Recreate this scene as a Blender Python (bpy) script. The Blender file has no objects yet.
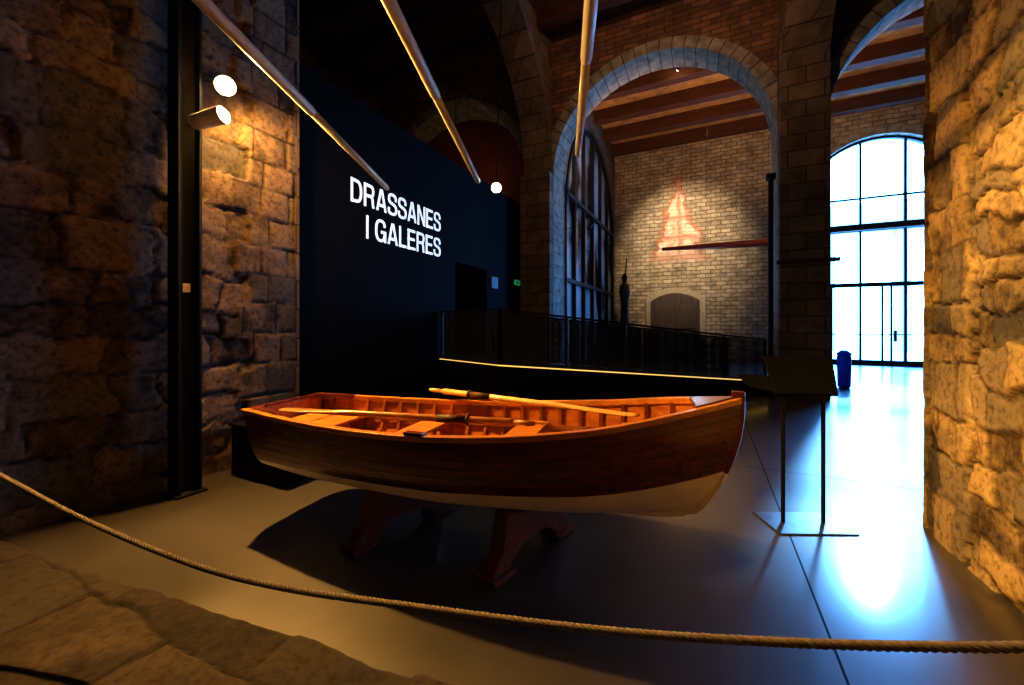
import bpy, bmesh, math, random
from mathutils import Vector, Matrix, noise
random.seed(4)
S=bpy.context.scene
S.view_settings.view_transform='Standard'
try: S.view_settings.look='Medium High Contrast'
except Exception as ex: print('look unavailable',ex)
COL=S.collection
# ------------------------------------------------------------------ helpers
def interp(tab,x):
    for (a,va),(b,vb) in zip(tab,tab[1:]):
        if x<=b:
            t=(x-a)/(b-a); t=max(0,min(1,t))
            return va+(vb-va)*t
    return tab[-1][1]
def cr(tab,x):
    n=len(tab)
    for i in range(n-1):
        if x<=tab[i+1][0] or i==n-2:
            x0,y0=tab[i]; x1,y1=tab[i+1]
            m0=(tab[i+1][1]-tab[i-1][1])/(tab[i+1][0]-tab[i-1][0]) if i>0 else (y1-y0)/(x1-x0)
            m1=(tab[i+2][1]-tab[i][1])/(tab[i+2][0]-tab[i][0]) if i<n-2 else (y1-y0)/(x1-x0)
            h=x1-x0; t=(x-x0)/h
            return (2*t**3-3*t*t+1)*y0+(t**3-2*t*t+t)*h*m0+(-2*t**3+3*t*t)*y1+(t**3-t*t)*h*m1
def empty(name,loc=(0,0,0),rz=0):
    e=bpy.data.objects.new(name,None); e.location=loc; e.rotation_euler=(0,0,rz); COL.objects.link(e); e.empty_display_size=.1
    return e
def obj(name,verts,faces,mat,parent=None,smooth=False):
    me=bpy.data.meshes.new(name); me.from_pydata([tuple(v) for v in verts],[],faces); me.update()
    bm=bmesh.new(); bm.from_mesh(me); bmesh.ops.recalc_face_normals(bm,faces=bm.faces)
    bm.to_mesh(me); bm.free()
    o=bpy.data.objects.new(name,me); COL.objects.link(o)
    me.materials.append(mat)
    if smooth:
        for p in me.polygons: p.use_smooth=True
    if parent: o.parent=parent
    return o
class MB:
    """mesh builder accumulating simple solids"""
    def __init__(s): s.v=[]; s.f=[]
    def quadbox(s,p):
        n=len(s.v); s.v+= [Vector(q) for q in p]
        s.f+=[(n,n+3,n+2,n+1),(n+4,n+5,n+6,n+7)]+[(n+i,n+(i+1)%4,n+4+(i+1)%4,n+4+i) for i in range(4)]
        return s
    def box(s,x0,x1,y0,y1,z0,z1):
        return s.quadbox([(x0,y0,z0),(x1,y0,z0),(x1,y1,z0),(x0,y1,z0),(x0,y0,z1),(x1,y0,z1),(x1,y1,z1),(x0,y1,z1)])
    def rings(s,rings,closed=True,caps=True):
        n=len(s.v); k=len(rings[0])
        for r in rings: s.v+=[Vector(q) for q in r]
        for i in range(len(rings)-1):
            for j in range(k if closed else k-1):
                a=n+i*k+j; b=n+i*k+(j+1)%k
                s.f.append((a,b,b+k,a+k))
        if caps:
            s.f.append(tuple(n+j for j in range(k))[::-1]); m=n+(len(rings)-1)*k
            s.f.append(tuple(m+j for j in range(k)))
        return s
    def tube(s,p0,p1,r0,r1=None,k=12):
        return s.path([p0,p1],[r0,r1 if r1 is not None else r0],k)
    def path(s,pts,rad,k=12):
        pts=[Vector(p) for p in pts]; R=[]
        for i,p in enumerate(pts):
            d=(pts[min(i+1,len(pts)-1)]-pts[max(i-1,0)]).normalized()
            up=Vector((0,0,1)) if abs(d.z)<.95 else Vector((1,0,0))
            a=d.cross(up).normalized(); b=a.cross(d)
            r=rad[i] if isinstance(rad,(list,tuple)) else rad
            ra,rb=(r if isinstance(r,tuple) else (r,r))
            R.append([p+a*ra*math.cos(2*math.pi*j/k)+b*rb*math.sin(2*math.pi*j/k) for j in range(k)])
        return s.rings(R)
    def beam(s,p0,p1,w,h):
        p0=Vector(p0);p1=Vector(p1); d=(p1-p0).normalized()
        up=Vector((0,0,1)) if abs(d.z)<.95 else Vector((0,1,0))
        a=d.cross(up).normalized()*w/2; b=a.cross(d).normalized()*h/2
        return s.rings([[p-a-b,p+a-b,p+a+b,p-a+b] for p in (p0,p1)])
    def make(s,name,mat,parent=None,smooth=False,bevel=0,auto=False):
        o=obj(name,s.v,s.f,mat,parent,smooth)
        if bevel:
            m=o.modifiers.new('bev','BEVEL'); m.width=bevel; m.segments=2; m.limit_method='ANGLE'
        if auto:
            for p in o.data.polygons: p.use_smooth=len(p.vertices)==4
        return o
# ------------------------------------------------------------------ materials
def newmat(name):
    m=bpy.data.materials.new(name); m.use_nodes=True; nt=m.node_tree; b=nt.nodes['Principled BSDF']
    return m,nt,b
def N(nt,t,**k):
    n=nt.nodes.new(t)
    for a,v in k.items(): setattr(n,a,v)
    return n
def simple(name,c,rough=.5,metal=0,coat=0,emis=None,es=0,nz=.15,nscale=12,spec=.5):
    m,nt,b=newmat(name)
    tc=N(nt,'ShaderNodeTexCoord'); n=N(nt,'ShaderNodeTexNoise'); n.inputs['Scale'].default_value=nscale; n.inputs['Detail'].default_value=6
    nt.links.new(tc.outputs['Object'],n.inputs['Vector'])
    r=N(nt,'ShaderNodeValToRGB'); r.color_ramp.elements[0].color=tuple(x*(1-nz) for x in c)+(1,); r.color_ramp.elements[1].color=tuple(min(1,x*(1+nz)) for x in c)+(1,)
    r.color_ramp.elements[0].position=.3; r.color_ramp.elements[1].position=.7
    nt.links.new(n.outputs['Fac'],r.inputs[0]); nt.links.new(r.outputs[0],b.inputs['Base Color'])
    b.inputs['Roughness'].default_value=rough; b.inputs['Metallic'].default_value=metal; b.inputs['Coat Weight'].default_value=coat; b.inputs['Specular IOR Level'].default_value=spec
    if emis: b.inputs['Emission Color'].default_value=emis+(1,); b.inputs['Emission Strength'].default_value=es
    return m
def wood(name,c1,c2,rough=.35,coat=.3,stretch=(1.2,14,14),scale=2.0):
    m,nt,b=newmat(name)
    tc=N(nt,'ShaderNodeTexCoord'); mp=N(nt,'ShaderNodeMapping'); mp.inputs['Scale'].default_value=stretch
    n=N(nt,'ShaderNodeTexNoise'); n.inputs['Scale'].default_value=scale; n.inputs['Detail'].default_value=8; n.inputs['Distortion'].default_value=.6
    nt.links.new(tc.outputs['Object'],mp.inputs['Vector']); nt.links.new(mp.outputs[0],n.inputs['Vector'])
    r=N(nt,'ShaderNodeValToRGB'); r.color_ramp.elements[0].color=c1+(1,); r.color_ramp.elements[1].color=c2+(1,)
    r.color_ramp.elements[0].position=.35; r.color_ramp.elements[1].position=.65
    nt.links.new(n.outputs['Fac'],r.inputs[0]); nt.links.new(r.outputs[0],b.inputs['Base Color'])
    bp=N(nt,'ShaderNodeBump'); bp.inputs['Strength'].default_value=.04; nt.links.new(n.outputs['Fac'],bp.inputs['Height']); nt.links.new(bp.outputs[0],b.inputs['Normal'])
    b.inputs['Roughness'].default_value=rough; b.inputs['Coat Weight'].default_value=coat; b.inputs['Coat Roughness'].default_value=.1
    return m
def wallvec(nt,dist=.03,ns=3.0):
    g=N(nt,'ShaderNodeNewGeometry'); sp=N(nt,'ShaderNodeSeparateXYZ'); nt.links.new(g.outputs['Position'],sp.inputs[0])
    ad=N(nt,'ShaderNodeMath',operation='ADD'); nt.links.new(sp.outputs[0],ad.inputs[0]); nt.links.new(sp.outputs[1],ad.inputs[1])
    cb=N(nt,'ShaderNodeCombineXYZ'); nt.links.new(ad.outputs[0],cb.inputs[0]); nt.links.new(sp.outputs[2],cb.inputs[1])
    n=N(nt,'ShaderNodeTexNoise'); n.inputs['Scale'].default_value=ns; nt.links.new(g.outputs['Position'],n.inputs['Vector'])
    sc=N(nt,'ShaderNodeVectorMath',operation='SCALE'); sc.inputs['Scale'].default_value=dist; nt.links.new(n.outputs['Color'],sc.inputs[0])
    a2=N(nt,'ShaderNodeVectorMath',operation='ADD'); nt.links.new(cb.outputs[0],a2.inputs[0]); nt.links.new(sc.outputs[0],a2.inputs[1])
    return g,sp,a2
def masonry(name,c1,c2,mortar,bw,rh,dist=.03,ms=.012,bump=.6,stain=False):
    m,nt,b=newmat(name); g,sp,v=wallvec(nt,dist)
    br=N(nt,'ShaderNodeTexBrick'); br.inputs['Scale'].default_value=1; br.inputs['Brick Width'].default_value=bw; br.inputs['Row Height'].default_value=rh
    br.inputs['Mortar Size'].default_value=ms; br.inputs['Mortar Smooth'].default_value=.4; br.inputs['Color1'].default_value=c1+(1,); br.inputs['Color2'].default_value=c2+(1,); br.inputs['Mortar'].default_value=mortar+(1,)
    nt.links.new(v.outputs[0],br.inputs['Vector'])
    n=N(nt,'ShaderNodeTexNoise'); n.inputs['Scale'].default_value=2.2; n.inputs['Detail'].default_value=10; n.inputs['Roughness'].default_value=.7; nt.links.new(g.outputs['Position'],n.inputs['Vector'])
    r=N(nt,'ShaderNodeValToRGB'); r.color_ramp.elements[0].color=(.3,.28,.26,1); r.color_ramp.elements[1].color=(1.25,1.2,1.15,1); r.color_ramp.elements[0].position=.3; r.color_ramp.elements[1].position=.7
    nt.links.new(n.outputs['Fac'],r.inputs[0])
    mx=N(nt,'ShaderNodeMix',data_type='RGBA',blend_type='MULTIPLY'); mx.inputs[0].default_value=.85
    nt.links.new(br.outputs['Color'],mx.inputs[6]); nt.links.new(r.outputs[0],mx.inputs[7])
    out=mx.outputs[2]
    if stain:
        def M(op,a,bb=None,cl=False):
            q=N(nt,'ShaderNodeMath',operation=op,use_clamp=cl)
            for i,w in enumerate((a,bb)):
                if w is None: continue
                if isinstance(w,(int,float)): q.inputs[i].default_value=w
                else: nt.links.new(w,q.inputs[i])
            return q.outputs[0]
        n2=N(nt,'ShaderNodeTexNoise'); n2.inputs['Scale'].default_value=1.7; n2.inputs['Detail'].default_value=10; n2.inputs['Roughness'].default_value=.8; nt.links.new(g.outputs['Position'],n2.inputs['Vector'])
        wob=M('MULTIPLY',M('SUBTRACT',n2.outputs['Fac'],.5),2.0)
        dx0=M('ADD',sp.outputs[0],1.15); dx=M('ABSOLUTE',dx0)
        lim=M('MULTIPLY',M('SUBTRACT',8.3,sp.outputs[2]),.28)
        t=M('ADD',M('SUBTRACT',lim,dx),wob)
        inside=M('MULTIPLY',t,3.0,True)
        def line(v,off,w): return M('SUBTRACT',1.0,M('MULTIPLY',M('ABSOLUTE',M('SUBTRACT',v,off)),w),True)
        band=M('MAXIMUM',line(t,.1,6.0),M('MULTIPLY',line(t,.6,7.0),.8))
        bot=M('MULTIPLY',M('SUBTRACT',M('ADD',sp.outputs[2],wob),4.2),2.0,True)
        top=M('MULTIPLY',M('SUBTRACT',8.4,sp.outputs[2]),3.0,True)
        side=M('MULTIPLY',M('SUBTRACT',1.5,dx),3.0,True)
        zl=M('ADD',sp.outputs[2],M('MULTIPLY',wob,.35))
        rungs=M('MAXIMUM',M('MAXIMUM',line(zl,4.45,2.5),line(zl,5.35,5.0)),line(zl,6.2,6.0))
        mast=line(M('ADD',dx0,M('MULTIPLY',wob,.25)),.05,8.0)
        pale=M('MULTIPLY',M('MULTIPLY',inside,bot),.8)
        m3=N(nt,'ShaderNodeMix',data_type='RGBA'); nt.links.new(pale,m3.inputs[0]); nt.links.new(out,m3.inputs[6]); m3.inputs[7].default_value=(.72,.62,.52,1)
        k=M('MAXIMUM',band,M('MULTIPLY',inside,M('MAXIMUM',rungs,mast)))
        k=M('MULTIPLY',M('MULTIPLY',M('MULTIPLY',k,bot),M('MULTIPLY',top,side)),.8)
        m2=N(nt,'ShaderNodeMix',data_type='RGBA'); nt.links.new(k,m2.inputs[0]); nt.links.new(m3.outputs[2],m2.inputs[6]); m2.inputs[7].default_value=(.42,.10,.05,1)
        out=m2.outputs[2]
    nt.links.new(out,b.inputs['Base Color']); b.inputs['Roughness'].default_value=.9
    ma=N(nt,'ShaderNodeMath',operation='MULTIPLY_ADD'); nt.links.new(n.outputs['Fac'],ma.inputs[0]); ma.inputs[1].default_value=.9
    iv=N(nt,'ShaderNodeMath',operation='SUBTRACT'); iv.inputs[0].default_value=1; nt.links.new(br.outputs['Fac'],iv.inputs[1]); nt.links.new(iv.outputs[0],ma.inputs[2])
    bp=N(nt,'ShaderNodeBump'); bp.inputs['Strength'].default_value=bump; bp.inputs['Distance'].default_value=.03; nt.links.new(ma.outputs[0],bp.inputs['Height']); nt.links.new(bp.outputs[0],b.inputs['Normal'])
    return m
def stonemat(name,dark,light,grey,mortar,bstr=.5):
    m,nt,b=newmat(name)
    at=N(nt,'ShaderNodeAttribute'); at.attribute_name='tint'; sp=N(nt,'ShaderNodeSeparateColor'); nt.links.new(at.outputs['Color'],sp.inputs[0])
    g=N(nt,'ShaderNodeNewGeometry')
    n=N(nt,'ShaderNodeTexNoise'); n.inputs['Scale'].default_value=5; n.inputs['Detail'].default_value=12; n.inputs['Roughness'].default_value=.7; nt.links.new(g.outputs['Position'],n.inputs['Vector'])
    n3=N(nt,'ShaderNodeTexNoise'); n3.inputs['Scale'].default_value=22; n3.inputs['Detail'].default_value=8; n3.inputs['Roughness'].default_value=.65; nt.links.new(g.outputs['Position'],n3.inputs['Vector'])
    ad=N(nt,'ShaderNodeMath',operation='MULTIPLY_ADD'); nt.links.new(n.outputs['Fac'],ad.inputs[0]); ad.inputs[1].default_value=1.3; nt.links.new(sp.outputs[0],ad.inputs[2])
    r=N(nt,'ShaderNodeValToRGB'); r.color_ramp.elements[0].color=dark+(1,); r.color_ramp.elements[1].color=light+(1,); r.color_ramp.elements[0].position=.55; r.color_ramp.elements[1].position=1.0
    nt.links.new(ad.outputs[0],r.inputs[0])
    mg=N(nt,'ShaderNodeMix',data_type='RGBA'); nt.links.new(sp.outputs[2],mg.inputs[0]); nt.links.new(r.outputs[0],mg.inputs[6]); mg.inputs[7].default_value=grey+(1,)
    mx=N(nt,'ShaderNodeMix',data_type='RGBA'); nt.links.new(sp.outputs[1],mx.inputs[0]); mx.inputs[6].default_value=mortar+(1,); nt.links.new(mg.outputs[2],mx.inputs[7])
    rp=N(nt,'ShaderNodeValToRGB'); rp.color_ramp.elements[0].color=(.2,.2,.2,1); rp.color_ramp.elements[0].position=.34; rp.color_ramp.elements[1].color=(1,1,1,1); rp.color_ramp.elements[1].position=.52
    nt.links.new(n3.outputs['Fac'],rp.inputs[0])
    mp=N(nt,'ShaderNodeMix',data_type='RGBA',blend_type='MULTIPLY'); mp.inputs[0].default_value=.75; nt.links.new(mx.outputs[2],mp.inputs[6]); nt.links.new(rp.outputs[0],mp.inputs[7])
    nt.links.new(mp.outputs[2],b.inputs['Base Color']); b.inputs['Roughness'].default_value=.92
    b2=N(nt,'ShaderNodeMath',operation='MULTIPLY_ADD'); nt.links.new(n3.outputs['Fac'],b2.inputs[0]); b2.inputs[1].default_value=.4; nt.links.new(n.outputs['Fac'],b2.inputs[2])
    bp=N(nt,'ShaderNodeBump'); bp.inputs['Strength'].default_value=bstr; bp.inputs['Distance'].default_value=.04; nt.links.new(b2.outputs[0],bp.inputs['Height']); nt.links.new(bp.outputs[0],b.inputs['Normal'])
    return m
M_black=simple('black_paint',(.006,.007,.009),.6,spec=.3)
M_matt=simple('matt_black',(.004,.0045,.005),.9,spec=.1)
M_blackwall=simple('black_wall_paint',(.0042,.0042,.0048),.8,spec=.12)
M_steel=simple('steel',(.20,.22,.25),.35,.9)
M_darksteel=simple('dark_steel',(.02,.022,.026),.4,.6)
M_white_glow=simple('white_vinyl_glow',(.85,.88,.92),.5,emis=(.8,.88,1.),es=.7,nz=.02)  # white letters with a weak glow standing in for spotlight on them
M_ashlar=masonry('ashlar_stone',(.27,.195,.135),(.16,.12,.085),(.07,.05,.035),.62,.34,.03,.014)
M_arcade=masonry('arcade_brick',(.32,.17,.10),(.16,.085,.05),(.10,.07,.045),.40,.13,.05,.014)
M_backwall=masonry('back_wall_masonry',(.48,.42,.33),(.32,.27,.21),(.19,.155,.115),.38,.17,.10,.018,.8,stain=True)
M_vouss=simple('voussoir_stone',(.28,.25,.21),.85,nz=.4,nscale=5)
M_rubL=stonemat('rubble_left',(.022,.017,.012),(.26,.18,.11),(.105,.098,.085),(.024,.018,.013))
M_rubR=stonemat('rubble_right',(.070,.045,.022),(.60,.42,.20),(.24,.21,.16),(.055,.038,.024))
M_pave=stonemat('old_pavement',(.010,.008,.007),(.060,.046,.035),(.032,.029,.027),(.004,.003,.003),.4)
M_hull=wood('mahogany_hull',(.075,.0105,.003),(.155,.027,.006),.25,.5)
M_inside=wood('varnished_inside',(.34,.105,.02),(.54,.20,.04),.35,.4)
M_trim=wood('varnished_trim',(.42,.15,.028),(.66,.28,.055),.3,.5)
M_rib=wood('varnished_ribs',(.24,.075,.014),(.38,.13,.028),.35,.4)
M_oar=wood('oar_wood',(.66,.38,.12),(.86,.55,.20),.35,.4)
M_oard=wood('oar_wood_dark',(.30,.12,.03),(.46,.21,.055),.35,.4)
M_leather=simple('leather',(.06,.02,.008),.6)
M_bottom=simple('white_bottom_paint',(.85,.80,.72),.5,nz=.06)
M_chock=wood('cradle_wood',(.12,.05,.028),(.20,.09,.05),.6,0)
M_beam=wood('roof_beam',(.045,.013,.006),(.085,.028,.012),.8,0,(1,8,8),1.5)
M_board=masonry('roof_boards',(.52,.32,.14),(.38,.23,.10),(.11,.055,.03),3.0,.4,.02,.02)
M_maroon=simple('maroon_panel',(.12,.022,.013),.8)
M_led=simple('led_warm',(1,.7,.3),.5,emis=(1,.60,.15),es=1.1)
M_bulb=simple('bulb',(1,.9,.7),.5,emis=(1,.74,.36),es=120)
M_rope=simple('rope_fibre',(.20,.175,.15),.9,nz=.3,nscale=60)
M_pole=simple('ivory_pole',(.58,.56,.50),.3,nz=.1)
M_housing=simple('lamp_housing',(.88,.86,.82),.4)
M_green=simple('exit_green',(.02,.3,.1),.5,emis=(.05,.6,.2),es=.25)
M_grey=simple('grey_panel',(.25,.27,.3),.5)
M_blue=simple('blue_plastic',(.01,.08,.9),.35)
M_doorp=wood('door_wood',(.045,.032,.026),(.085,.06,.05),.5,0,(10,10,1))
def floormat():
    m,nt,b=newmat('polished_concrete'); g=N(nt,'ShaderNodeNewGeometry'); sp=N(nt,'ShaderNodeSeparateXYZ'); nt.links.new(g.outputs['Position'],sp.inputs[0])
    n=N(nt,'ShaderNodeTexNoise'); n.inputs['Scale'].default_value=.9; n.inputs['Detail'].default_value=9; n.inputs['Roughness'].default_value=.6; nt.links.new(g.outputs['Position'],n.inputs['Vector'])
    r=N(nt,'ShaderNodeValToRGB'); r.color_ramp.elements[0].color=(.034,.033,.031,1); r.color_ramp.elements[1].color=(.068,.065,.060,1); r.color_ramp.elements[0].position=.35; r.color_ramp.elements[1].position=.65
    nt.links.new(n.outputs['Fac'],r.inputs[0])
    def joint(o,off,per):
        a=N(nt,'ShaderNodeMath',operation='SUBTRACT'); nt.links.new(o,a.inputs[0]); a.inputs[1].default_value=off-per/2
        w=N(nt,'ShaderNodeMath',operation='PINGPONG'); nt.links.new(a.outputs[0],w.inputs[0]); w.inputs[1].default_value=per/2
        c=N(nt,'ShaderNodeMath',operation='GREATER_THAN'); nt.links.new(w.outputs[0],c.inputs[0]); c.inputs[1].default_value=per/2-.006
        return c.outputs[0]
    j=N(nt,'ShaderNodeMath',operation='MAXIMUM'); nt.links.new(joint(sp.outputs[0],.53,6.4),j.inputs[0]); nt.links.new(joint(sp.outputs[1],4.9,6.4),j.inputs[1])
    mx=N(nt,'ShaderNodeMix',data_type='RGBA'); nt.links.new(j.outputs[0],mx.inputs[0]); nt.links.new(r.outputs[0],mx.inputs[6]); mx.inputs[7].default_value=(.003,.003,.003,1)
    nt.links.new(mx.outputs[2],b.inputs['Base Color'])
    iv=N(nt,'ShaderNodeMath',operation='MULTIPLY_ADD'); nt.links.new(j.outputs[0],iv.inputs[0]); iv.inputs[1].default_value=-.7; iv.inputs[2].default_value=.7
    nt.links.new(iv.outputs[0],b.inputs['Coat Weight'])
    iv2=N(nt,'ShaderNodeMath',operation='MULTIPLY_ADD'); nt.links.new(j.outputs[0],iv2.inputs[0]); iv2.inputs[1].default_value=-.8; iv2.inputs[2].default_value=.85
    nt.links.new(iv2.outputs[0],b.inputs['Specular IOR Level'])
    mr=N(nt,'ShaderNodeMapRange'); mr.inputs['From Min'].default_value=.3; mr.inputs['From Max'].default_value=.7; mr.inputs['To Min'].default_value=.34; mr.inputs['To Max'].default_value=.46
    nt.links.new(n.outputs['Fac'],mr.inputs['Value']); nt.links.new(mr.outputs[0],b.inputs['Roughness'])
    b.inputs['Coat Roughness'].default_value=.15
    return m
M_floor=floormat()
# ------------------------------------------------------------------ room shell
YB,YF=-6.0,19.0
YA0,YA1=10.3,11.05
MB().box(-10,9,YB,19.6,-.2,0).make('floor',M_floor)
def arch_wall(name,c0,c1,s0,s1,opens,zsp,ztop,mat):
    segs=[]; cur=s0; mb=MB()
    for a,b in opens:
        if a>cur+1e-4: segs.append((cur,a,0,0))
        n=36; c=(a+b)/2;R=(b-a)/2
        for i in range(n):
            t0=math.pi*i/n;t1=math.pi*(i+1)/n
            segs.append((c-R*math.cos(t0),c-R*math.cos(t1),zsp+R*math.sin(t0),zsp+R*math.sin(t1)))
        cur=b
    if s1>cur+1e-4: segs.append((cur,s1,0,0))
    P=lambda s,c,z:(s,c,z)
    for p,q,zp,zq in segs:
        n=len(mb.v)
        mb.v+=[P(p,c0,zp),P(q,c0,zq),P(q,c1,zq),P(p,c1,zp),P(p,c0,ztop),P(q,c0,ztop),P(q,c1,ztop),P(p,c1,ztop)]
        mb.f+=[(n,n+1,n+5,n+4),(n+3,n+2,n+6,n+7),(n+4,n+5,n+6,n+7)]
        if zp or zq: mb.f.append((n,n+1,n+2,n+3))
    for a,b in opens:
        for e in (a,b):
            n=len(mb.v); mb.v+=[P(e,c0,0),P(e,c1,0),P(e,c1,zsp),P(e,c0,zsp)]; mb.f.append((n,n+1,n+2,n+3))
    for e in (s0,s1):
        n=len(mb.v); mb.v+=[P(e,c0,0),P(e,c1,0),P(e,c1,ztop),P(e,c0,ztop)]; mb.f.append((n,n+1,n+2,n+3))
    me=bpy.data.meshes.new(name); me.from_pydata([tuple(v) for v in mb.v],[],mb.f); me.materials.append(mat)
    o=bpy.data.objects.new(name,me); COL.objects.link(o); return o
def voussoirs(mb,cface,cback,a,b,zsp,w=.34,n=25,jw=(.3,.4)):
    c=(a+b)/2; R=(b-a)/2
    for i in range(n):
        t0=math.pi*i/n+.004; t1=math.pi*(i+1)/n-.004
        p=[]
        for cc in (cface,cback):
            for r,t in ((R-.02,t0),(R-.02,t1),(R+w,t1),(R+w,t0)):
                p.append((c-r*math.cos(t),cc,zsp+r*math.sin(t)))
        mb.quadbox(p)
    nz=16
    for e,sgn in ((a,-1),(b,1)):
        for i in range(nz):
            z0=zsp*i/nz+.005; z1=zsp*(i+1)/nz-.005
            ww=jw[0] if i%2 else jw[1]
            x0,x1=sorted((e-sgn*.02,e+sgn*ww)); lo,hi=sorted((cface,cback))
            mb.box(x0,x1,lo,hi,z0,z1)
ZS=5.6
OP=[(-9.75,-4.6),(-3.77,1.38),(2.2,7.35)]
arch_wall('wall_arcade',YA0,YA1,-10,8.9,OP,ZS,9.75,M_arcade)
vb=MB()
for a,b in OP: voussoirs(vb,YA0-.03,YA1+.03,a,b,ZS,.26,29)
vb.make('trim_arcade_voussoirs',M_vouss,bevel=.01)
def long_arch(name,x0,x1,y0,y1,zsp,ztop,mat):
    c=(y0+y1)/2;R=(y1-y0)/2;n=40;mb=MB()
    for i in range(n):
        a=c-R*math.cos(math.pi*i/n); b=c-R*math.cos(math.pi*(i+1)/n)
        za=zsp+R*math.sin(math.pi*i/n); zb=zsp+R*math.sin(math.pi*(i+1)/n)
        mb.quadbox([(x0,a,za),(x1,a,za),(x1,b,zb),(x0,b,zb),(x0,a,ztop),(x1,a,ztop),(x1,b,ztop),(x0,b,ztop)])
    return mb.make(name,mat)
long_arch('wall_arch_left',-4.6,-3.8,3.2,10.25,5.5,9.2,M_ashlar)
long_arch('wall_arch_right',1.4,2.2,4.0,10.25,5.6,9.2,M_ashlar)
MB().box(-4.62,-3.75,9.95,10.28,0,ZS).make('wall_pier_left',M_ashlar,bevel=.02)
MB().box(1.36,2.22,9.95,10.28,0,ZS+2).make('wall_pier_right',M_ashlar,bevel=.02)
MB().box(-10,9,YB,10.4,9.2,9.4).make('ceiling_front',M_board)
MB().box(-10,9,10.4,YF,9.7,9.9).make('ceiling_back',M_board)
bm_=MB()
for y in [12.1,13.7,15.3,16.9,18.5]: bm_.box(-3.9,8.8,y-.17,y+.17,9.25,9.7)
bm_.make('trim_beams_back',M_beam,bevel=.02)
bm_=MB()
for y in [-5+1.3*i for i in range(12)]: bm_.box(-9.9,8.8,y-.13,y+.13,8.9,9.2)
bm_.make('trim_beams_front',M_beam,bevel=.02)
MB().box(-10.2,-10,YB,YF,0,9.9).make('wall_far_left',M_ashlar)
MB().box(8.8,9,YB,YF,0,9.9).make('wall_far_right',M_ashlar)
MB().box(-10,9,YB-.2,YB,0,9.4).make('wall_rear',M_ashlar)
MB().box(-9.95,-3.95,11.1,11.3,0,9.7).make('wall_maroon_infill',M_maroon)
WX0,WX1,WZ=3.3,8.05,6.1
arch_wall('wall_back',19.0,19.6,-4.2,8.8,[(WX0,WX1)],WZ,9.7,M_backwall)
vb=MB(); voussoirs(vb,18.96,19.5,WX0,WX1,WZ,.3,21); vb.make('trim_back_window_voussoirs',M_vouss,bevel=.012)
wf=MB(); wc=(WX0+WX1)/2; wr=(WX1-WX0)/2-.02
def ztopw(x): return WZ+math.sqrt(max(0,wr*wr-(x-wc)**2))
for x,w in [(3.36,.08),(5.17,.07),(6.44,.09),(7.98,.08)]:
    wf.box(x-w/2,x+w/2,19.2,19.28,0,ztopw(x))
for x in (4.3,5.8,6.05,7.2): wf.box(x-.03,x+.03,19.2,19.25,0,3.0)
for z,h in [(3.0,.16),(5.06,.14),(6.24,.07),(1.15,.04),(.1,.2)]:
    hw_=wr if z<WZ else math.sqrt(wr*wr-(z-WZ)**2)
    wf.box(wc-hw_,wc+hw_,19.19,19.29,z-h/2,z+h/2)
wf.box(6.1,6.18,19.12,19.2,.9,1.3)
n=32
wf.rings([[ (wc-(wr-dr)*math.cos(math.pi*i/n),yy,WZ+(wr-dr)*math.sin(math.pi*i/n)) for dr,yy in ((0,19.18),(.09,19.18),(.09,19.32),(0,19.32))] for i in range(n+1)])
wf.make('window_1',M_darksteel)
MB().box(3.0,8.5,18.6,18.85,4.95,5.17).make('trim_window_tie_beam',M_beam,bevel=.02)
MB().box(-12,30,19.62,60,-.25,-.05).make('courtyard_ground',simple('court_paving',(.6,.58,.54),.8))
cb=MB()
for x in (3.2,6.6,10,13.4): cb.box(x-.3,x+.3,30,30.6,-.05,7)
cb.box(0,18,30,30.6,7,8.6); cb.make('courtyard_arcade',simple('court_stone',(.40,.28,.24),.9))
LX=-3.9
lw=MB(); lw.box(LX-.2,LX,11.3,11.7,0,9.7); lw.box(LX-.2,LX,18.6,18.98,0,9.7)
a0,a1=11.7,18.6; cc=(a0+a1)/2; RR=(a1-a0)/2; n=30; zsl=5.2
for i in range(n):
    a=cc-RR*math.cos(math.pi*i/n); b=cc-RR*math.cos(math.pi*(i+1)/n)
    za=zsl+RR*math.sin(math.pi*i/n); zb=zsl+RR*math.sin(math.pi*(i+1)/n)
    lw.quadbox([(LX-.2,a,za),(LX,a,za),(LX,b,zb),(LX-.2,b,zb),(LX-.2,a,9.7),(LX,a,9.7),(LX,b,9.7),(LX-.2,b,9.7)])
lw.make('wall_nave_left',M_ashlar)
def paneglass():
    m,nt,b=newmat('dim_glass'); g=N(nt,'ShaderNodeNewGeometry'); n=N(nt,'ShaderNodeTexNoise'); n.inputs['Scale'].default_value=.45; n.inputs['Detail'].default_value=2
    nt.links.new(g.outputs['Position'],n.inputs['Vector']); r=N(nt,'ShaderNodeValToRGB'); r.color_ramp.elements[0].color=(.015,.02,.025,1); r.color_ramp.elements[1].color=(.45,.55,.62,1)
    r.color_ramp.elements[0].position=.42; r.color_ramp.elements[1].position=.62
    nt.links.new(n.outputs['Fac'],r.inputs[0]); nt.links.new(r.outputs[0],b.inputs['Base Color']); b.inputs['Roughness'].default_value=.05; b.inputs['Specular IOR Level'].default_value=.8; return m
pg=MB(); pg.box(LX-.12,LX-.08,a0,a1,0,zsl)
rings=[[(xx,cc,zsl)]+[(xx,cc-RR*math.cos(math.pi*i/n),zsl+RR*math.sin(math.pi*i/n)) for i in range(n+1)] for xx in (LX-.12,LX-.08)]
pg.rings(rings)
W2=empty('window_2'); pg.make('panes',paneglass(),W2)
fr=MB()
for y in [a0+.05,12.7,13.8,15.0,16.2,17.4,a1-.05]:
    fr.box(LX-.08,LX+.04,y-.05,y+.05,0,zsl+math.sqrt(max(0,RR*RR-(y-cc)**2)))
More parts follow.
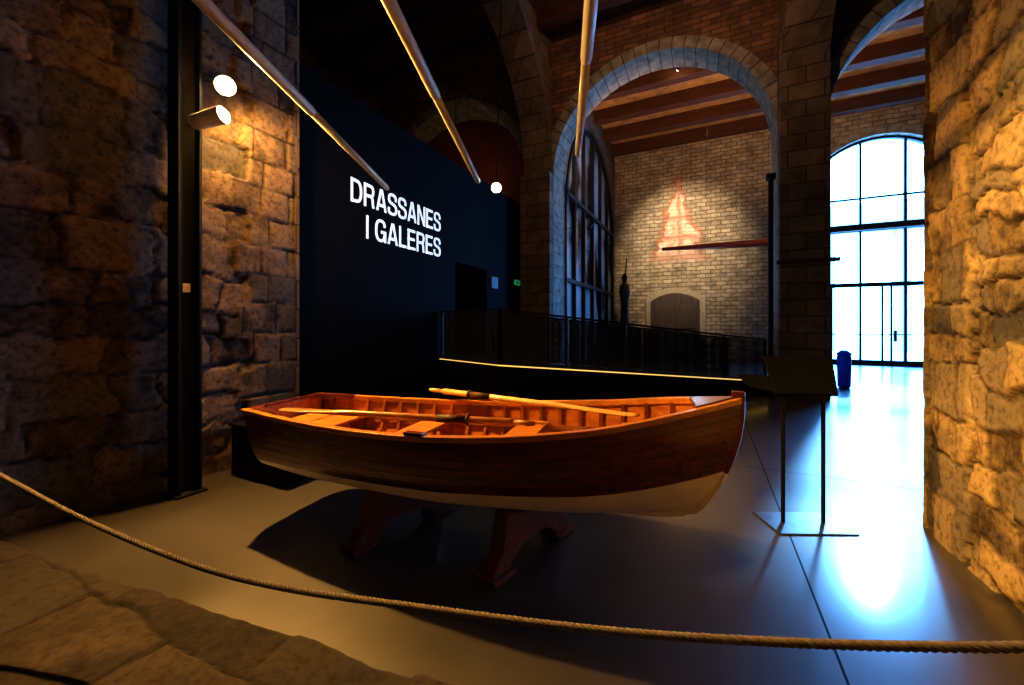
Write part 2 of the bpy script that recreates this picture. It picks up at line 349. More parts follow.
for z in (.1,2.9,5.6):
    hw_=RR if z<zsl else math.sqrt(RR*RR-(z-zsl)**2)
    fr.box(LX-.08,LX+.05,cc-hw_,cc+hw_,z-.06,z+.06)
fr.rings([[ (xx,cc-(RR-dr)*math.cos(math.pi*i/n),zsl+(RR-dr)*math.sin(math.pi*i/n)) for dr,xx in ((0,LX-.08),(.14,LX-.08),(.14,LX+.05),(0,LX+.05))] for i in range(n+1)])
fr.make('frame',M_black,W2)
D=empty('door_1')
def panel_y(mb,x0,x1,zs,rise,y0,y1,k=14):
    pr=[(x0,0)]+[(x0+(x1-x0)*i/k, zs+rise*(1-((2*i/k-1)**2))) for i in range(k+1)]+[(x1,0)]
    mb.rings([[(x,y0,z) for x,z in pr],[(x,y1,z) for x,z in pr]])
mb=MB(); panel_y(mb,-2.5,-.05,2.75,.38,18.85,18.94); mb.make('stone_surround',simple('door_surround_stone',(.35,.30,.23),.85,nz=.3),D,bevel=.02)
mb=MB(); panel_y(mb,-2.27,-.28,2.55,.35,18.78,18.85); mb.make('leaf',M_doorp,D,bevel=.01)
mb=MB()
for x in (-2.2,-1.24):
    for z in (.2,1.35): mb.box(x+.1,x+.82,18.74,18.78,z,z+1.0)
mb.box(-1.29,-1.25,18.73,18.78,0,2.7); mb.make('panels',M_doorp,D,bevel=.01)
TX=-4.6
tw=MB(); tw.box(TX-.2,TX,3.2,6.8,0,4.8); tw.box(TX-.2,TX,8.1,9.95,0,4.8); tw.box(TX-.2,TX,6.8,8.1,2.78,4.8); tw.box(TX-.2,TX,6.8,8.1,0,.8)
tw.make('wall_exhibition_black',M_blackwall)
MB().box(TX-1.6,TX-1.5,6.3,8.6,0,3.2).make('wall_doorway_recess',M_matt)
MB().box(TX-2,TX-.2,3.4,9.9,3.2,3.3).make('ceiling_doorway_recess',M_matt)
# ---- sans-serif lettering built from strokes (cap height 1)
def chaikin(p,k=3):
    for _ in range(k):
        q=[p[0]]
        for a,b in zip(p,p[1:]):
            q.append((a[0]*.75+b[0]*.25,a[1]*.75+b[1]*.25)); q.append((a[0]*.25+b[0]*.75,a[1]*.25+b[1]*.75))
        q.append(p[-1]); p=q
    return p
GL={
'I':(.16,[([(.08,0),(.08,1)],0)]),
'L':(.58,[([(.08,0),(.08,1)],0),([(.0,.07),(.57,.07)],0)]),
'E':(.66,[([(.08,0),(.08,1)],0),([(0,.93),(.63,.93)],0),([(0,.52),(.58,.52)],0),([(0,.07),(.65,.07)],0)]),
'A':(.76,[([(.075,0),(.355,1)],0),([(.405,1),(.685,0)],0),([(.18,.27),(.58,.27)],0)]),
'N':(.72,[([(.08,0),(.08,1)],0),([(.64,0),(.64,1)],0),([(.09,.98),(.63,.02)],0)]),
'D':(.72,[([(.08,0),(.08,1)],0),([(.05,.93),(.30,.93),(.52,.90),(.63,.72),(.65,.5),(.63,.28),(.52,.10),(.30,.07),(.05,.07)],1)]),
'R':(.72,[([(.08,0),(.08,1)],0),([(.05,.93),(.40,.93),(.58,.91),(.64,.72),(.58,.52),(.40,.48),(.05,.48)],1),([(.40,.48),(.54,.47),(.59,.33),(.60,.12),(.65,.0)],1)]),
'S':(.68,[([(.60,.68),(.60,.86),(.44,.95),(.24,.95),(.09,.88),(.07,.68),(.14,.58),(.34,.53),(.54,.47),(.63,.36),(.61,.14),(.44,.05),(.24,.05),(.06,.12),(.065,.33)],1)]),
'G':(.76,[([(.66,.68),(.62,.88),(.45,.95),(.22,.94),(.08,.74),(.07,.5),(.08,.26),(.22,.06),(.45,.05),(.61,.16),(.67,.40)],1),([(.40,.45),(.74,.45)],0),([(.69,.50),(.69,0)],0)])}
def lettering(name,body,baseline,right,width,cap,parent):
    x=0; strokes=[]
    for ch in body:
        if ch==' ': x+=.33; continue
        w,st=GL[ch]
        for pts,sm in st:
            pts=chaikin(pts) if sm else pts
            strokes.append([(x+a,b) for a,b in pts])
        x+=w+.10
    tot=x-.10; k=width/tot; mb=MB(); sw=.125
    for li,pts in enumerate(strokes):
        L_,R_=[],[]
        for i,p in enumerate(pts):
            a=pts[max(i-1,0)]; b=pts[min(i+1,len(pts)-1)]
            dx,dy=b[0]-a[0],b[1]-a[1]; l=math.hypot(dx,dy); nx,ny=-dy/l*sw/2,dx/l*sw/2
            L_.append((p[0]+nx,p[1]+ny)); R_.append((p[0]-nx,p[1]-ny))
        e=.0004*(li%3)
        for i in range(len(pts)-1):
            q=[R_[i],R_[i+1],L_[i+1],L_[i]]
            W=[(right-width+u*k,baseline+max(0,min(1,v))*cap) for u,v in q]
            mb.quadbox([(TX,u,v) for u,v in W]+[(TX+.012+e,u,v) for u,v in W])
    mb.make(name,M_white_glow,parent)
TT=empty('wall_title_lettering')
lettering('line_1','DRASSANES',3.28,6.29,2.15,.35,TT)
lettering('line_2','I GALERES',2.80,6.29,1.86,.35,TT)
mb=MB(); mb.box(TX,TX+.03,8.3,8.6,2.38,2.65); mb.make('information_plaque',M_grey,bevel=.006)
E=empty('exit_sign'); mb=MB(); mb.box(TX,TX+.05,9.55,9.85,2.57,2.70); mb.make('case',M_green,E,bevel=.006)
mb=MB(); mb.box(TX+.05,TX+.055,9.6,9.68,2.60,2.67); mb.box(TX+.05,TX+.055,9.72,9.82,2.62,2.65); mb.make('pictogram',M_grey,E)

# ------------------------------------------------------------------ rough stone surfaces
def layout(seed,s0,s1,z0,z1,rh,sw):
    rnd=random.Random(seed); rows=[]; z=z0-.3
    while z<z1+.5:
        h=rnd.uniform(*rh); cols=[]; s=s0-.8-rnd.random()
        while s<s1+1:
            w=rnd.uniform(*sw); cols.append((s,s+w,rnd.random(),rnd.uniform(-1,1),rnd.uniform(-1,1),rnd.random())); s+=w
        rows.append((z,z+h,cols)); z+=h
    return rows
def stone_at(rows,s,z):
    for za,zb,cols in rows:
        if za<=z<zb:
            for a,b,t,k1,k2,g in cols:
                if a<=s<b:
                    return min(s-a,b-s,z-za,zb-z),t,k1*(s-(a+b)/2)+k2*(z-(za+zb)/2),g
    return .1,.5,0,.5
def ss(a,b,x):
    t=max(0,min(1,(x-a)/(b-a))); return t*t*(3-2*t)
def rough(name,mat,s0,s1,z0,z1,step,place,regions,seed,ruin=.5,nf=.3,rf=.25,jw=.02,zmap=None):
    ns=int((s1-s0)/step)+1; nz=int((z1-z0)/step)+1
    V=[];T=[];F=[]; O1=Vector((9,3,1)); O2=Vector((4,0,7))
    for j in range(nz):
        for i in range(ns):
            s=s0+(s1-s0)*i/(ns-1); z=z0+(z1-z0)*j/(nz-1)
            if zmap: z=zmap(s,j/(nz-1))
            p=Vector((s*1.3,z*1.3,seed))
            for test,rows,wp,dp,base in regions:
                if test(s,z): break
            w1=(noise.noise(p*1.7)+noise.noise(p*4.5)*.6+noise.noise(p*11)*.25)*wp; w2=(noise.noise(p*1.7+O1)+noise.noise(p*4.5+O2)*.6+noise.noise(p*11+O1)*.25)*wp
            d,t,tilt,g=stone_at(rows,s+w1,z+w2)
            fl=ss(-.02,.35,noise.noise(p*1.1+O2))*ruin
            e=ss(0,jw,d); e=e+(1-e)*fl
            nn=noise.fractal(p*3,.8,2,6); rg=abs(noise.fractal(p*4+O1,.9,2,4))
            hgt=base-dp*(1-e)+(t-.5)*dp*.9+tilt*.25*dp/.05*.5+nn*dp*nf-rg*dp*rf+noise.noise(p*.7)*.04
            V.append(place(s,z,hgt)); T.append((t*.5+nn*.14,ss(0,.018,d)*(1-fl*.6)+fl*.6*.6,ss(.45,1,g)*.8,1))
    for j in range(nz-1):
        for i in range(ns-1):
            a=j*ns+i; F.append((a,a+1,a+1+ns,a+ns))
    me=bpy.data.meshes.new(name); me.from_pydata(V,[],F); me.update()
    ca=me.color_attributes.new('tint','FLOAT_COLOR','POINT')
    ca.data.foreach_set('color',[max(0,c) for t in T for c in t])
    for p in me.polygons: p.use_smooth=True
    me.materials.append(mat); o=bpy.data.objects.new(name,me); COL.objects.link(o); return o
rowsL=layout(3,-1,3.3,0,7,(.16,.38),(.22,.66)); rowsQ=layout(5,2.5,3.3,0,7,(.30,.38),(.30,.40))
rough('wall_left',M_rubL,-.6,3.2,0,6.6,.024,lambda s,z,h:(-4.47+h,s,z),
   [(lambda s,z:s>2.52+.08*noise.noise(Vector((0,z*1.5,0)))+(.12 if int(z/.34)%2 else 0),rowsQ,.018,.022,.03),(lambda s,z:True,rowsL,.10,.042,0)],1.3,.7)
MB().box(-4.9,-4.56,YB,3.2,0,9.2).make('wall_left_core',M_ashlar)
MB().box(-4.56,-4.43,3.18,3.22,0,6.6).make('wall_left_return',M_ashlar)
rowsR=layout(8,1,4.1,0,7,(.12,.30),(.16,.48)); rowsR2=layout(12,3.3,4.1,0,7,(.20,.38),(.22,.45))
def crack(s,z): return abs(s-(3.50-.05*math.sin(z*1.1)-.05*noise.noise(Vector((1,z*3,2)))-.02*noise.noise(Vector((5,z*11,2)))))
rough('wall_right',M_rubR,.4,4.0,0,6.6,.018,lambda s,z,h:(1.47-h,s,z),
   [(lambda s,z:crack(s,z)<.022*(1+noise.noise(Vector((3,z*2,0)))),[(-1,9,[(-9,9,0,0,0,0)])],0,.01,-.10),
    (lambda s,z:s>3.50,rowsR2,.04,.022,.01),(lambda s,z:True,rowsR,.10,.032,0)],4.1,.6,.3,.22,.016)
MB().box(1.62,2.3,YB,3.98,0,9.2).make('wall_right_core',M_ashlar)
rowsE=layout(15,1.4,2.4,0,7,(.26,.4),(.3,.5))
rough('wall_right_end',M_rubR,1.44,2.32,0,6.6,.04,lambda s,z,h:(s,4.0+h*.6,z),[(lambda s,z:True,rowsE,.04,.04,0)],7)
def edgeY(x): return .92+.13*(x+4.33)+.03*noise.noise(Vector((x*2,0,0)))+.015*noise.noise(Vector((x*9,3,0)))
lp=layout(21,-4.5,0,-1,3,(.34,.55),(.6,1.1))
def pv(s,z,h):
    d=edgeY(s)-z
    return (s,z,max(-.02,(.035+h*.5)*ss(-.001,.02,d)+(-.01 if d<.001 else 0)))
rough('floor_old_pavement',M_pave,-4.45,-.35,0,2.5,.018,pv,[(lambda s,z:True,lp,.04,.022,0)],2.2,.1,.3,.2,.014,
   zmap=lambda s,f:-.95+(edgeY(s)+.95)*(1-(1-f)**1.15))

# ------------------------------------------------------------------ boat
BO=empty('rowing_boat',(-3.13,2.15,0),math.atan(.136))
L=3.33
ZK=[(0,.41),(.15,.38),(.5,.36),(.85,.375),(.95,.41),(1,.46)]
ZG=[(0,.87),(.25,.848),(.5,.862),(.75,.935),(.9,1.02),(1,1.08)]
BB=[(0,.37),(.15,.46),(.35,.545),(.5,.56),(.7,.50),(.85,.34),(.95,.14),(1,.02)]
QQ=[(0,.24),(.15,.27),(.3,.31),(.5,.33),(.75,.44),(1,.95)]
ZW=[(0,.49),(.25,.505),(.5,.525),(.8,.58),(1,.67)]
def bp(s,h,side,din=0.0,up=0.0):
    zk=cr(ZK,s);zg=cr(ZG,s); f=math.sin(math.pi/2*max(h,0)**interp(QQ,s))
    f*=1-.12*(1-h)*(1-s)
    y=max(.012,cr(BB,s)*f)+din
    if din<0: y=max(.004,y)
    x=s*L+.05*(1-h)*(1-s)**8-.20*(1-h)**2.2*s**14
    return Vector((x,side*y,zk+(zg-zk)*h+up))
NS=56; SS=[i/NS for i in range(NS+1)]
def hw(s): return (interp(ZW,s)-cr(ZK,s))/(cr(ZG,s)-cr(ZK,s))
V=[];F=[];fm=[]
def addgrid(rows,m):
    n=len(V); k=len(rows[0])
    for r in rows: V.extend(r)
    for i in range(len(rows)-1):
        for j in range(k-1):
            F.append((n+i*k+j,n+i*k+j+1,n+(i+1)*k+j+1,n+(i+1)*k+j)); fm.append(m)
for side in (1,-1):
    addgrid([[bp(s,hw(s)*(i/12)**3,side) for s in SS] for i in range(13)],1)
    addgrid([[bp(s,hw(s)+(1-hw(s))*i/16,side) for s in SS] for i in range(17)],0)
    addgrid([[bp(s,max(.0,(i/16)**2.6),side,-.022,.018*(1-(i/16)**2.6)) for s in SS if s>.005 and s<.99] for i in range(17)],2)
for s0,di in ((0,0),(.012,-.005)):
    n=len(V); K=18
    for i in range(K+1):
        h=(i/K)**2.6
        V.append(bp(s0,h,1,di)); V.append(bp(s0,h,-1,di))
    for i in range(K):
        a=n+2*i; F.append((a,a+1,a+3,a+2)); fm.append(2 if s0 else (1 if (i/K)**2.6<hw(0)*.9 else 0))
me=bpy.data.meshes.new('hull'); me.from_pydata([tuple(v) for v in V],[],F)
for m in (M_hull,M_bottom,M_inside): me.materials.append(m)
for p,i in zip(me.polygons,fm): p.material_index=i; p.use_smooth=True
o=bpy.data.objects.new('hull',me); COL.objects.link(o); o.parent=BO
mb=MB()
for side in (1,-1):
    for k in range(1,6):
        R=[]
        for s in SS:
            h=hw(s)+(1-hw(s))*k/6.4
            p=bp(s,h,side); y=abs(p.y)
            R.append([Vector((p.x,side*(y-.003),p.z-.0015)),Vector((p.x,side*(y+.0010),p.z-.0015)),Vector((p.x,side*(y+.0010),p.z+.0015)),Vector((p.x,side*(y-.003),p.z+.0015))])
        mb.rings(R)
mb.make('plank_seams',simple('seam_caulk',(.012,.004,.002),.5),BO)
mb=MB()
for side in (1,-1):
    R=[]
    for s in SS:
        p=bp(s,1,side); y=abs(p.y)
        yi=max(.003,y-.035)
        R.append([Vector((p.x,side*yi,p.z-.028)),Vector((p.x,side*(y+.018),p.z-.020)),Vector((p.x,side*(y+.018),p.z+.012)),Vector((p.x,side*yi,p.z+.012))])
    mb.rings(R)
mb.make('gunwales',M_trim,BO,bevel=.005)
mb=MB(); s=.05
while s<.94:
    for side in (1,-1):
        R=[]
        for i in range(15):
            h=(i/14)**2.4*.97
            p=bp(s,h,side,-.022,.018*(1-h)); q=bp(s,h,side,-.038,.034*(1-h))
            dx=Vector((.013,0,0))
            R.append([p-dx,p+dx,q+dx,q-dx])
        mb.rings(R)
    s+=.047
mb.make('ribs',M_rib,BO)
mb=MB()
for side in (1,-1):
    R=[]
    for s in SS:
        if s<.02 or s>.95: continue
        p=bp(s,.66,side,-.034)
        R.append([p+Vector((0,0,-.016)),p+Vector((0,-side*.016,-.016)),p+Vector((0,-side*.016,.016)),p+Vector((0,0,.016))])
    mb.rings(R)
mb.make('thwart_risers',M_rib,BO)
def seat(mb,s0,s1,h,th=.022,k=8,din=-.03):
    R=[]
    for i in range(k+1):
        s=s0+(s1-s0)*i/k; a=bp(s,h,1,din); b=bp(s,h,-1,din)
        R.append([Vector((s*L,a.y,a.z)),Vector((s*L,b.y,b.z)),Vector((s*L,b.y,b.z+th)),Vector((s*L,a.y,a.z+th))])
    mb.rings(R)
mb=MB(); seat(mb,.33,.395,.70); seat(mb,.57,.635,.70); seat(mb,.02,.085,.68); seat(mb,.09,.16,.68); seat(mb,.80,.86,.72); seat(mb,.865,.93,.72)
mb.make('thwarts',M_trim,BO,bevel=.004)
mb=MB(); seat(mb,.925,.992,.985,.03)
for side in (1,-1):
    a=bp(.012,.97,side,-.03); b=bp(.11,.97,side,-.03)
    mb.rings([[Vector((a.x,a.y,a.z+z)),Vector((b.x,b.y,b.z+z)),Vector((a.x+.06,a.y-side*.06,a.z+z)),Vector((a.x,a.y-side*.14,a.z+z))] for z in (0,.035)])
mb.box(.0,.035,-.36,.36,.835,.885)
mb.make('breasthook_and_knees',M_hull,BO,bevel=.004)
mb=MB()
for y in [-.26,-.17,-.08,.01,.10,.19]:
    mb.box(.45,2.2,y,y+.075,.465,.48)
for x in (.6,1.1,1.6,2.1): mb.box(x,x+.05,-.25,.25,.445,.465)
mb.make('floorboards',M_inside,BO,bevel=.003)
pts=[]
for i in range(26):
    h=i/25; p=bp(1,h,1); pts.append(Vector((p.x,0,p.z)))
pts=[Vector((bp(.93,0,1).x-.05,0,cr(ZK,.93))),Vector((bp(.965,0,1).x,0,cr(ZK,.965)))]+pts
R=[]
for i,c in enumerate(pts):
    t=(pts[min(i+1,len(pts)-1)]-pts[max(i-1,0)]).normalized(); nx=Vector((t.z,0,-t.x))
    R.append([c+Vector((0,-.020,0))-nx*.045,c+Vector((0,.020,0))-nx*.045,c+Vector((0,.013,0))+nx*.022,c+Vector((0,-.013,0))+nx*.022])
R.append([v+Vector((0,0,.045)) for v in R[-1]])
mb=MB(); mb.rings(R[10:]); mb.make('stem_post',M_hull,BO,bevel=.004)
mb=MB(); mb.rings(R[:11]); mb.make('forefoot',M_bottom,BO,bevel=.004)
mb=MB(); R=[]
for i in range(30):
    s=i/29*.94; z=cr(ZK,s); dz=.022+.02*max(0,1-s/.3); x=s*L+.05*(1-s)**8-.20*s**14
    R.append([(x,-.016,z-dz),(x,.016,z-dz),(x,.016,z+.012),(x,-.016,z+.012)])
mb.rings(R); mb.make('keel',M_bottom,BO,bevel=.004)
mb=MB()
for s,side in ((.47,1),(.47,-1)):
    p=bp(s,1,side); mb.box(p.x-.06,p.x+.06,min(p.y-side*.03,p.y+side*.015),max(p.y-side*.03,p.y+side*.015),p.z+.012,p.z+.03)
mb.make('rowlock_pads',M_hull,BO,bevel=.003)
def oar(name,blade,grip,Lb,mat):
    e=empty(name); b=Vector(blade); g=Vector(grip); d=(g-b); Ln=d.length; d.normalize()
    P=lambda t:b+d*t
    m=MB(); m.path([P(0),P(.03),P(.12),P(Lb*.6),P(Lb),P(Lb+.1),P(Ln-.16),P(Ln-.14)],[(.03,.006),(.052,.008),(.058,.009),(.05,.011),(.026,.02),(.021,.021),(.026,.026),(.019,.019)],14)
    m.path([P(Ln-.14),P(Ln-.05),P(Ln)],[.016,.019,.014],12); m.make('shaft_and_blade',mat,e,smooth=True)
    m=MB(); c=Ln*.70; m.path([P(c-.1),P(c+.1)],[.027,.028],14); m.path([P(c+.1),P(c+.115)],[.038,.038],14); m.make('leather_collar',M_leather,e,smooth=True)
    return e
oar('oar',(-.40,2.70,.91),(-2.2,2.86,.93),.5,M_oar)
oar('oar',(-2.75,1.86,.895),(-.98,2.34,.875),.5,M_oard)
def cradle(x,y,ang):
    w=.40;pts=[(-w,0),(-w+.15,0),(-w+.17,.06),(-.12,.13),(.12,.13),(w-.17,.06),(w-.15,0),(w,0),(w,.07),(w-.08,.14),(w-.13,.355),(w-.17,.355),(w-.24,.335),(.06,.325),(-.06,.325),(-w+.24,.335),(-w+.17,.355),(-w+.13,.355),(-w+.08,.14),(-w,.07)]
    e=empty('boat_cradle',(x,y,0),ang); mb=MB()
    mb.rings([[(-.055,a,b) for a,b in pts],[(.055,a,b) for a,b in pts]])
    mb.make('saddle',M_chock,e,bevel=.008)
    mb=MB(); mb.box(-.09,.09,-.43,-.23,0,.035); mb.box(-.09,.09,.23,.43,0,.035); mb.make('feet',M_chock,e,bevel=.006)
cradle(-1.06,2.43,-.25); cradle(-2.02,2.30,-.25)
mb=MB(); mb.box(-4.25,-3.5,2.35,2.95,.03,.50); mb.box(-4.22,-3.53,2.38,2.92,0,.03); mb.box(-4.27,-3.48,2.33,2.97,.50,.53); mb.make('display_plinth',M_matt,bevel=.008)

# ------------------------------------------------------------------ lectern
LE=empty('information_lectern',(.66,3.68,0),math.radians(25))
MB().box(-.29,.27,-.17,.17,0,.012).make('base_plate',M_steel,LE,bevel=.004)
mb=MB(); mb.beam((-.16,0,.012),(-.16,0,1.0),.02,.02); mb.beam((.14,0,.012),(.14,0,1.0),.02,.02); mb.beam((-.16,0,.99),(.14,0,.99),.02,.02); mb.make('legs',M_darksteel,LE)
mb=MB(); mb.quadbox([(-.27,-.08,.975),(.18,-.08,.975),(.36,.22,1.235),(-.18,.22,1.235),(-.27,-.095,.995),(.18,-.095,.995),(.36,.205,1.255),(-.18,.205,1.255)]); mb.make('text_panel',M_matt,LE,bevel=.003)
mb=MB(); mb.quadbox([(-.40,.0,1.02),(-.26,-.08,.99),(-.22,.12,1.10),(-.44,.12,1.10),(-.40,-.01,1.035),(-.26,-.09,1.005),(-.22,.11,1.115),(-.44,.11,1.115)]); mb.make('side_panel',M_matt,LE,bevel=.003)

# ------------------------------------------------------------------ rope barrier
ctrl=[(-4.1,.80),(-3.45,.686),(-2.7,.545),(-1.956,.461),(-1.5,.462),(-.98,.506),(-.291,.576),(.221,.66),(.659,.756),(1.4,.95)]
cu=bpy.data.curves.new('rope','CURVE'); cu.dimensions='3D'; cu.bevel_depth=.0062; cu.bevel_resolution=2
NP=1500
for k in range(3):
    sp=cu.splines.new('POLY'); sp.points.add(NP-1)
    for i in range(NP):
        x=-4.1+5.5*i/(NP-1); y=1.25+.15*x; z=cr(ctrl,x); a=2*math.pi*(x/.055+k/3)
        sp.points[i].co=(x-.15*.0062*math.cos(a),y+.0062*math.cos(a),z+.0062*math.sin(a),1)
cu.materials.append(M_rope)
RB=empty('rope_barrier'); o=bpy.data.objects.new('rope',cu); COL.objects.link(o); o.parent=RB
mb=MB(); mb.tube((-4.40,.62,.80),(-4.08,.64,.80),.012); mb.path([(-4.08,.64+.03*math.cos(t),.80+.03*math.sin(t)) for t in [2*math.pi*i/12 for i in range(13)]],.006,6)
mb.tube((1.38,1.46,.95),(1.45,1.46,.95),.012); mb.make('wall_eyes',M_darksteel,RB)

# ------------------------------------------------------------------ left black column with spotlights
CX,CY=-4.19,1.93
CP=empty('lighting_column',(CX,CY,0))
mb=MB(); mb.box(-.09,.09,-.09,-.07,.02,8.9); mb.box(-.09,.09,.07,.09,.02,8.9); mb.box(-.012,.012,-.07,.07,.02,8.9); mb.box(-.12,.12,-.12,.12,0,.02)
mb.make('steel_column',M_black,CP)
MB().box(.012,.03,-.03,.03,1.79,1.87).make('socket_plate',M_housing,CP,bevel=.004)
def spot_fixture(name,loc,target,r=.055,ln=.17,mat=M_housing,mount=None):
    e=empty(name); loc=Vector(loc); d=(Vector(target)-loc).normalized()
    mb=MB(); mb.path([loc-d*ln,loc-d*ln*.98,loc-d*ln*.5,loc-d*.01,loc],[r*.55,r*.85,r*.95,r,r*1.05],20); mb.make('housing',mat,e,auto=True)
    mb=MB(); mb.path([loc+d*.001,loc+d*.006,loc+d*.03],[r*.85,r*.85,r*.4],20); mb.make('lens',M_bulb,e)
    if mount is not None:
        mb=MB(); mb.tube(loc-d*ln*.5,mount,.008); mb.make('bracket',M_black,e)
    return loc+d*.05,d
def spot(name,loc,d,energy,color,angle=80,blend=.5,size=.04):
    l=bpy.data.lights.new(name,'SPOT'); l.energy=energy; l.color=color; l.spot_size=math.radians(angle); l.spot_blend=blend; l.shadow_soft_size=size
    o=bpy.data.objects.new(name,l); o.location=loc; o.rotation_euler=Vector(d).to_track_quat('-Z','Y').to_euler(); COL.objects.link(o); return o
WARM=(1,.50,.12)
p,d=spot_fixture('spotlight',(-4.02,2.17,3.72),(-1.5,1.6,1.6),.085,.17,mount=(CX,CY,3.70))
spot('spot_boat',p,Vector((2.7,-.2,-3.3)),1500,WARM,112,.7,.05)
spot('spot_left_wall',p+Vector((0,.12,.02)),(-.35,.6,-.70),150,WARM,150,.9,.08)
p,d=spot_fixture('spotlight',(-3.60,1.93,3.24),(-2.7,2.26,3.42),.068,.28,mount=(CX+.05,CY,3.27))
spot('spot_left_low',p,(1,.3,-.25),100,WARM,120,.6)
p,d=spot_fixture('spotlight',(-2.62,4.88,3.40),(-1.2,2.2,2.6),.075,.16,M_black,mount=(-2.5,4.95,9.0))
spot('spot_text',p,(Vector((-4.6,5.3,3.2))-p),18,(1,.9,.75),120,.8)
p,d=spot_fixture('spotlight',(-.1,1.3,4.9),(1.46,3.0,.9),.05,.16,M_black,mount=(-.1,1.3,8.9))
spot('spot_right_wall',p,d,850,(1,.62,.20),50,1.0)
p,d=spot_fixture('spotlight',(-.8,13.0,9.2),(-1.0,19,4.9),.08,.25,M_black,mount=(-.8,13.0,9.65))
spot('spot_back_wall',p,d,4200,(1,.76,.46),50,1.0)
p,d=spot_fixture('spotlight',(-.4,6.2,7.6),(-1.0,10.3,8.0),.06,.2,M_black,mount=(-.4,6.2,8.9))
spot('fill_arcade',p,d,200,(1,.57,.32),140,.9)  # added warm fill and fixture to brighten the spandrels and pier
p,d=spot_fixture('spotlight',(-6.2,9.2,5.2),(-6.8,11.5,7),.06,.2,M_black,mount=(-6.2,9.2,8.9))
spot('spot_maroon',p,d,18,(1,.55,.25),110,.9)
for x,m in ((-3.0,-3.88),(1.9,1.9)):
    p,d=spot_fixture('added_uplight',(x,11.35,4.4),(x+1.5,15,9.7),.06,.2,M_black,mount=(m,11.1,4.3))
    spot('fill_ceiling',p,d,900,(1,.54,.22),100,.8)  # added uplights, hidden behind the piers, to warm the back ceiling
# ------------------------------------------------------------------ hanging galley oars
for e,n in (((-3.58,3.80,3.2),(-2.47,.70,3.48)),((-2.44,4.09,3.2),(-1.40,.95,3.48)),((-1.16,3.88,3.2),(-.28,1.35,3.45))):
    E=empty('hanging_oar_loom'); e=Vector(e); n=Vector(n); d=(n-e)
    mb=MB(); mb.path([e,e+d*.01,e+d*.47],[.025,.032,.034],16); mb.make('inner_loom',M_pole,E,auto=True)
    mb=MB(); mb.path([e+d*.47,e+d*.48,e+d*1.3],[.036,.041,.043],16); mb.make('outer_loom',M_pole,E,auto=True)
    mb=MB()
    for t in (.15,1.1): mb.tube(e+d*t+Vector((0,0,.03)),Vector(((e+d*t).x,(e+d*t).y,9.2)),.002,k=6)
    mb.make('suspension_wires',M_darksteel,E)
# ------------------------------------------------------------------ ramp with mesh balustrade
A=Vector((-2.97,5.6,.85)); B=Vector((1.17,10.1,.28)); pr=Vector((-.743,.669,0))*1.3; LFT=Vector((-4.55,6.2,.85))
RA=empty('access_ramp')
def slab(mb,pts):
    mb.rings([[ (p[0],p[1],0) for p in pts],[tuple(p) for p in pts]])
mb=MB(); slab(mb,[A,B,B+pr*.75,A+pr]); slab(mb,[LFT,A,A+pr,(-3.9,8.6,.85),(-4.55,8.6,.85)]); mb.make('ramp_body',M_matt,RA)
mb=MB()
off=Vector((.02,-.02,.012)); mb.beam(LFT+off,A+off,.02,.012); mb.beam(A+off,B+off,.03,.018); mb.make('led_strip',M_led,RA)
def meshmat():
    m,nt,b=newmat('perforated_mesh'); b.inputs['Base Color'].default_value=(.012,.014,.017,1); b.inputs['Roughness'].default_value=.6
    g=N(nt,'ShaderNodeNewGeometry'); v=N(nt,'ShaderNodeTexVoronoi'); v.inputs['Scale'].default_value=42; v.inputs['Randomness'].default_value=0
    nt.links.new(g.outputs['Position'],v.inputs['Vector']); l=N(nt,'ShaderNodeMath',operation='GREATER_THAN'); nt.links.new(v.outputs['Distance'],l.inputs[0]); l.inputs[1].default_value=.40
    nt.links.new(l.outputs[0],b.inputs['Alpha']); return m
M_mesh=meshmat()
fr=MB(); pn=MB()
def rail(P,Q,n):
    H=Vector((0,0,.9))
    for i in range(n+1):
        p=P.lerp(Q,i/n); fr.beam(p,p+H,.05,.05)
        if i<n:
            q=P.lerp(Q,(i+1)/n); u=(q-P).normalized()*.04
            m=len(pn.v); pn.v+=[p+u+Vector((0,0,.06)),q-u+Vector((0,0,.06)),q-u+H*.97,p+u+H*.97]; pn.f.append((m,m+1,m+2,m+3))
    fr.beam(P+H,Q+H,.06,.03); fr.beam(P+Vector((0,0,.05)),Q+Vector((0,0,.05)),.03,.03)
rail(LFT+Vector((.03,.05,0)),A+Vector((0,.05,0)),1); rail(A+Vector((0,.05,0)),B+Vector((-.05,0,0)),5)
rail(A+pr*.93+Vector((.25,.2,0)),B+pr*.68+Vector((-.1,-.1,0)),5)
fr.make('balustrade_frame',M_black,RA); pn.make('mesh_panels',M_mesh,RA)
# ------------------------------------------------------------------ back nave objects
e=empty('slender_post_lamp'); mb=MB(); mb.tube((1.18,9.75,0),(1.18,9.75,4.5),.045); mb.box(1.08,1.28,9.65,9.85,0,.03); mb.box(1.10,1.26,9.66,9.84,4.5,4.6); mb.make('post',M_black,e)
e=empty('hanging_spar'); mb=MB(); mb.path([(-1.5,16.0,4.35),(.2,15,4.15),(2.6,13.6,3.85)],[.06,.10,.12],14); mb.make('spar',simple('red_spar_paint',(.50,.07,.03),.5),e,smooth=True)
mb=MB(); mb.tube((0,15.1,4.2),(0,15.1,9.7),.004); mb.tube((2.3,13.8,3.9),(2.3,13.8,9.7),.004); mb.make('wires',M_darksteel,e)
e=empty('wall_bracket_beam'); mb=MB(); mb.beam((1.3,9.9,2.8),(2.35,9.9,2.8),.08,.08); mb.make('beam',M_beam,e)
e=empty('figurehead_statue'); mb=MB()
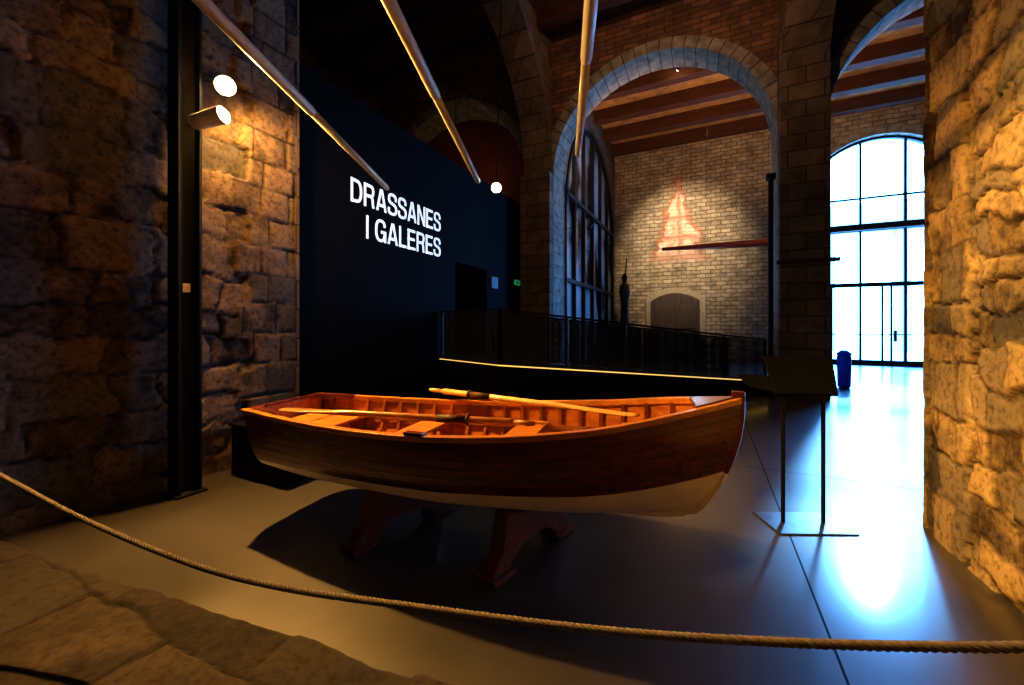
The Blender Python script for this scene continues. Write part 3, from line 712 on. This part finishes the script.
mb.path([(-3.2,17.6,0),(-3.2,17.6,.5),(-3.2,17.6,.52),(-3.2,17.6,1.6),(-3.2,17.6,2.4),(-3.2,17.6,2.9),(-3.2,17.6,3.2),(-3.2,17.6,3.3),(-3.2,17.6,3.55),(-3.2,17.6,3.7)],[.35,.33,.22,.18,.15,.24,.2,.08,.13,.05],16); mb.tube((-3.2,17.6,3.1),(-3.05,17.3,4.3),.03); mb.make('figure',M_darksteel,e,smooth=True)
e=empty('waste_bin',(2.95,12.1,0)); mb=MB(); mb.path([(0,0,0),(0,0,.03),(0,0,.75),(0,0,.78)],[.10,.13,.14,.12],18); mb.make('body',M_blue,e,auto=True)
mb=MB(); mb.path([(0,0,.78),(0,0,.82),(0,0,.9)],[.145,.145,.06],18); mb.make('lid',M_blue,e,auto=True)

# ------------------------------------------------------------------ light
W=bpy.data.worlds.new('World'); S.world=W; W.use_nodes=True; bg=W.node_tree.nodes['Background']; bg.inputs[0].default_value=(.085,.37,1,1); bg.inputs[1].default_value=34
l=bpy.data.lights.new('window_portal','AREA'); l.shape='RECTANGLE'; l.size=5; l.size_y=8.6; l.cycles.is_portal=True
o=bpy.data.objects.new('window_portal',l); o.location=(5.68,19.7,4.3); o.rotation_euler=(math.radians(-90),0,0); COL.objects.link(o)
sun=bpy.data.lights.new('sun','SUN'); sun.energy=3; sun.color=(.18,.52,1); sun.angle=.05
o=bpy.data.objects.new('sun',sun); d=Vector((-.28,-1,-.52)); o.rotation_euler=d.to_track_quat('-Z','Y').to_euler(); COL.objects.link(o)
spot('fill_nave_cool',(-1.0,16.5,2.0),(0,-1,.5),480,(.32,.66,1),84,.8,.3)  # added cool fill without fixture, imitates daylight on arch soffits and floor
# ------------------------------------------------------------------ camera
cam=bpy.data.cameras.new('camera'); cam.sensor_width=36; cam.lens=36*400/1024; cam.shift_y=-17.5/1024; cam.clip_start=.05
o=bpy.data.objects.new('camera',cam); o.location=(0,0,1.5); o.rotation_euler=(math.radians(90),0,math.radians(26)); COL.objects.link(o); S.camera=o
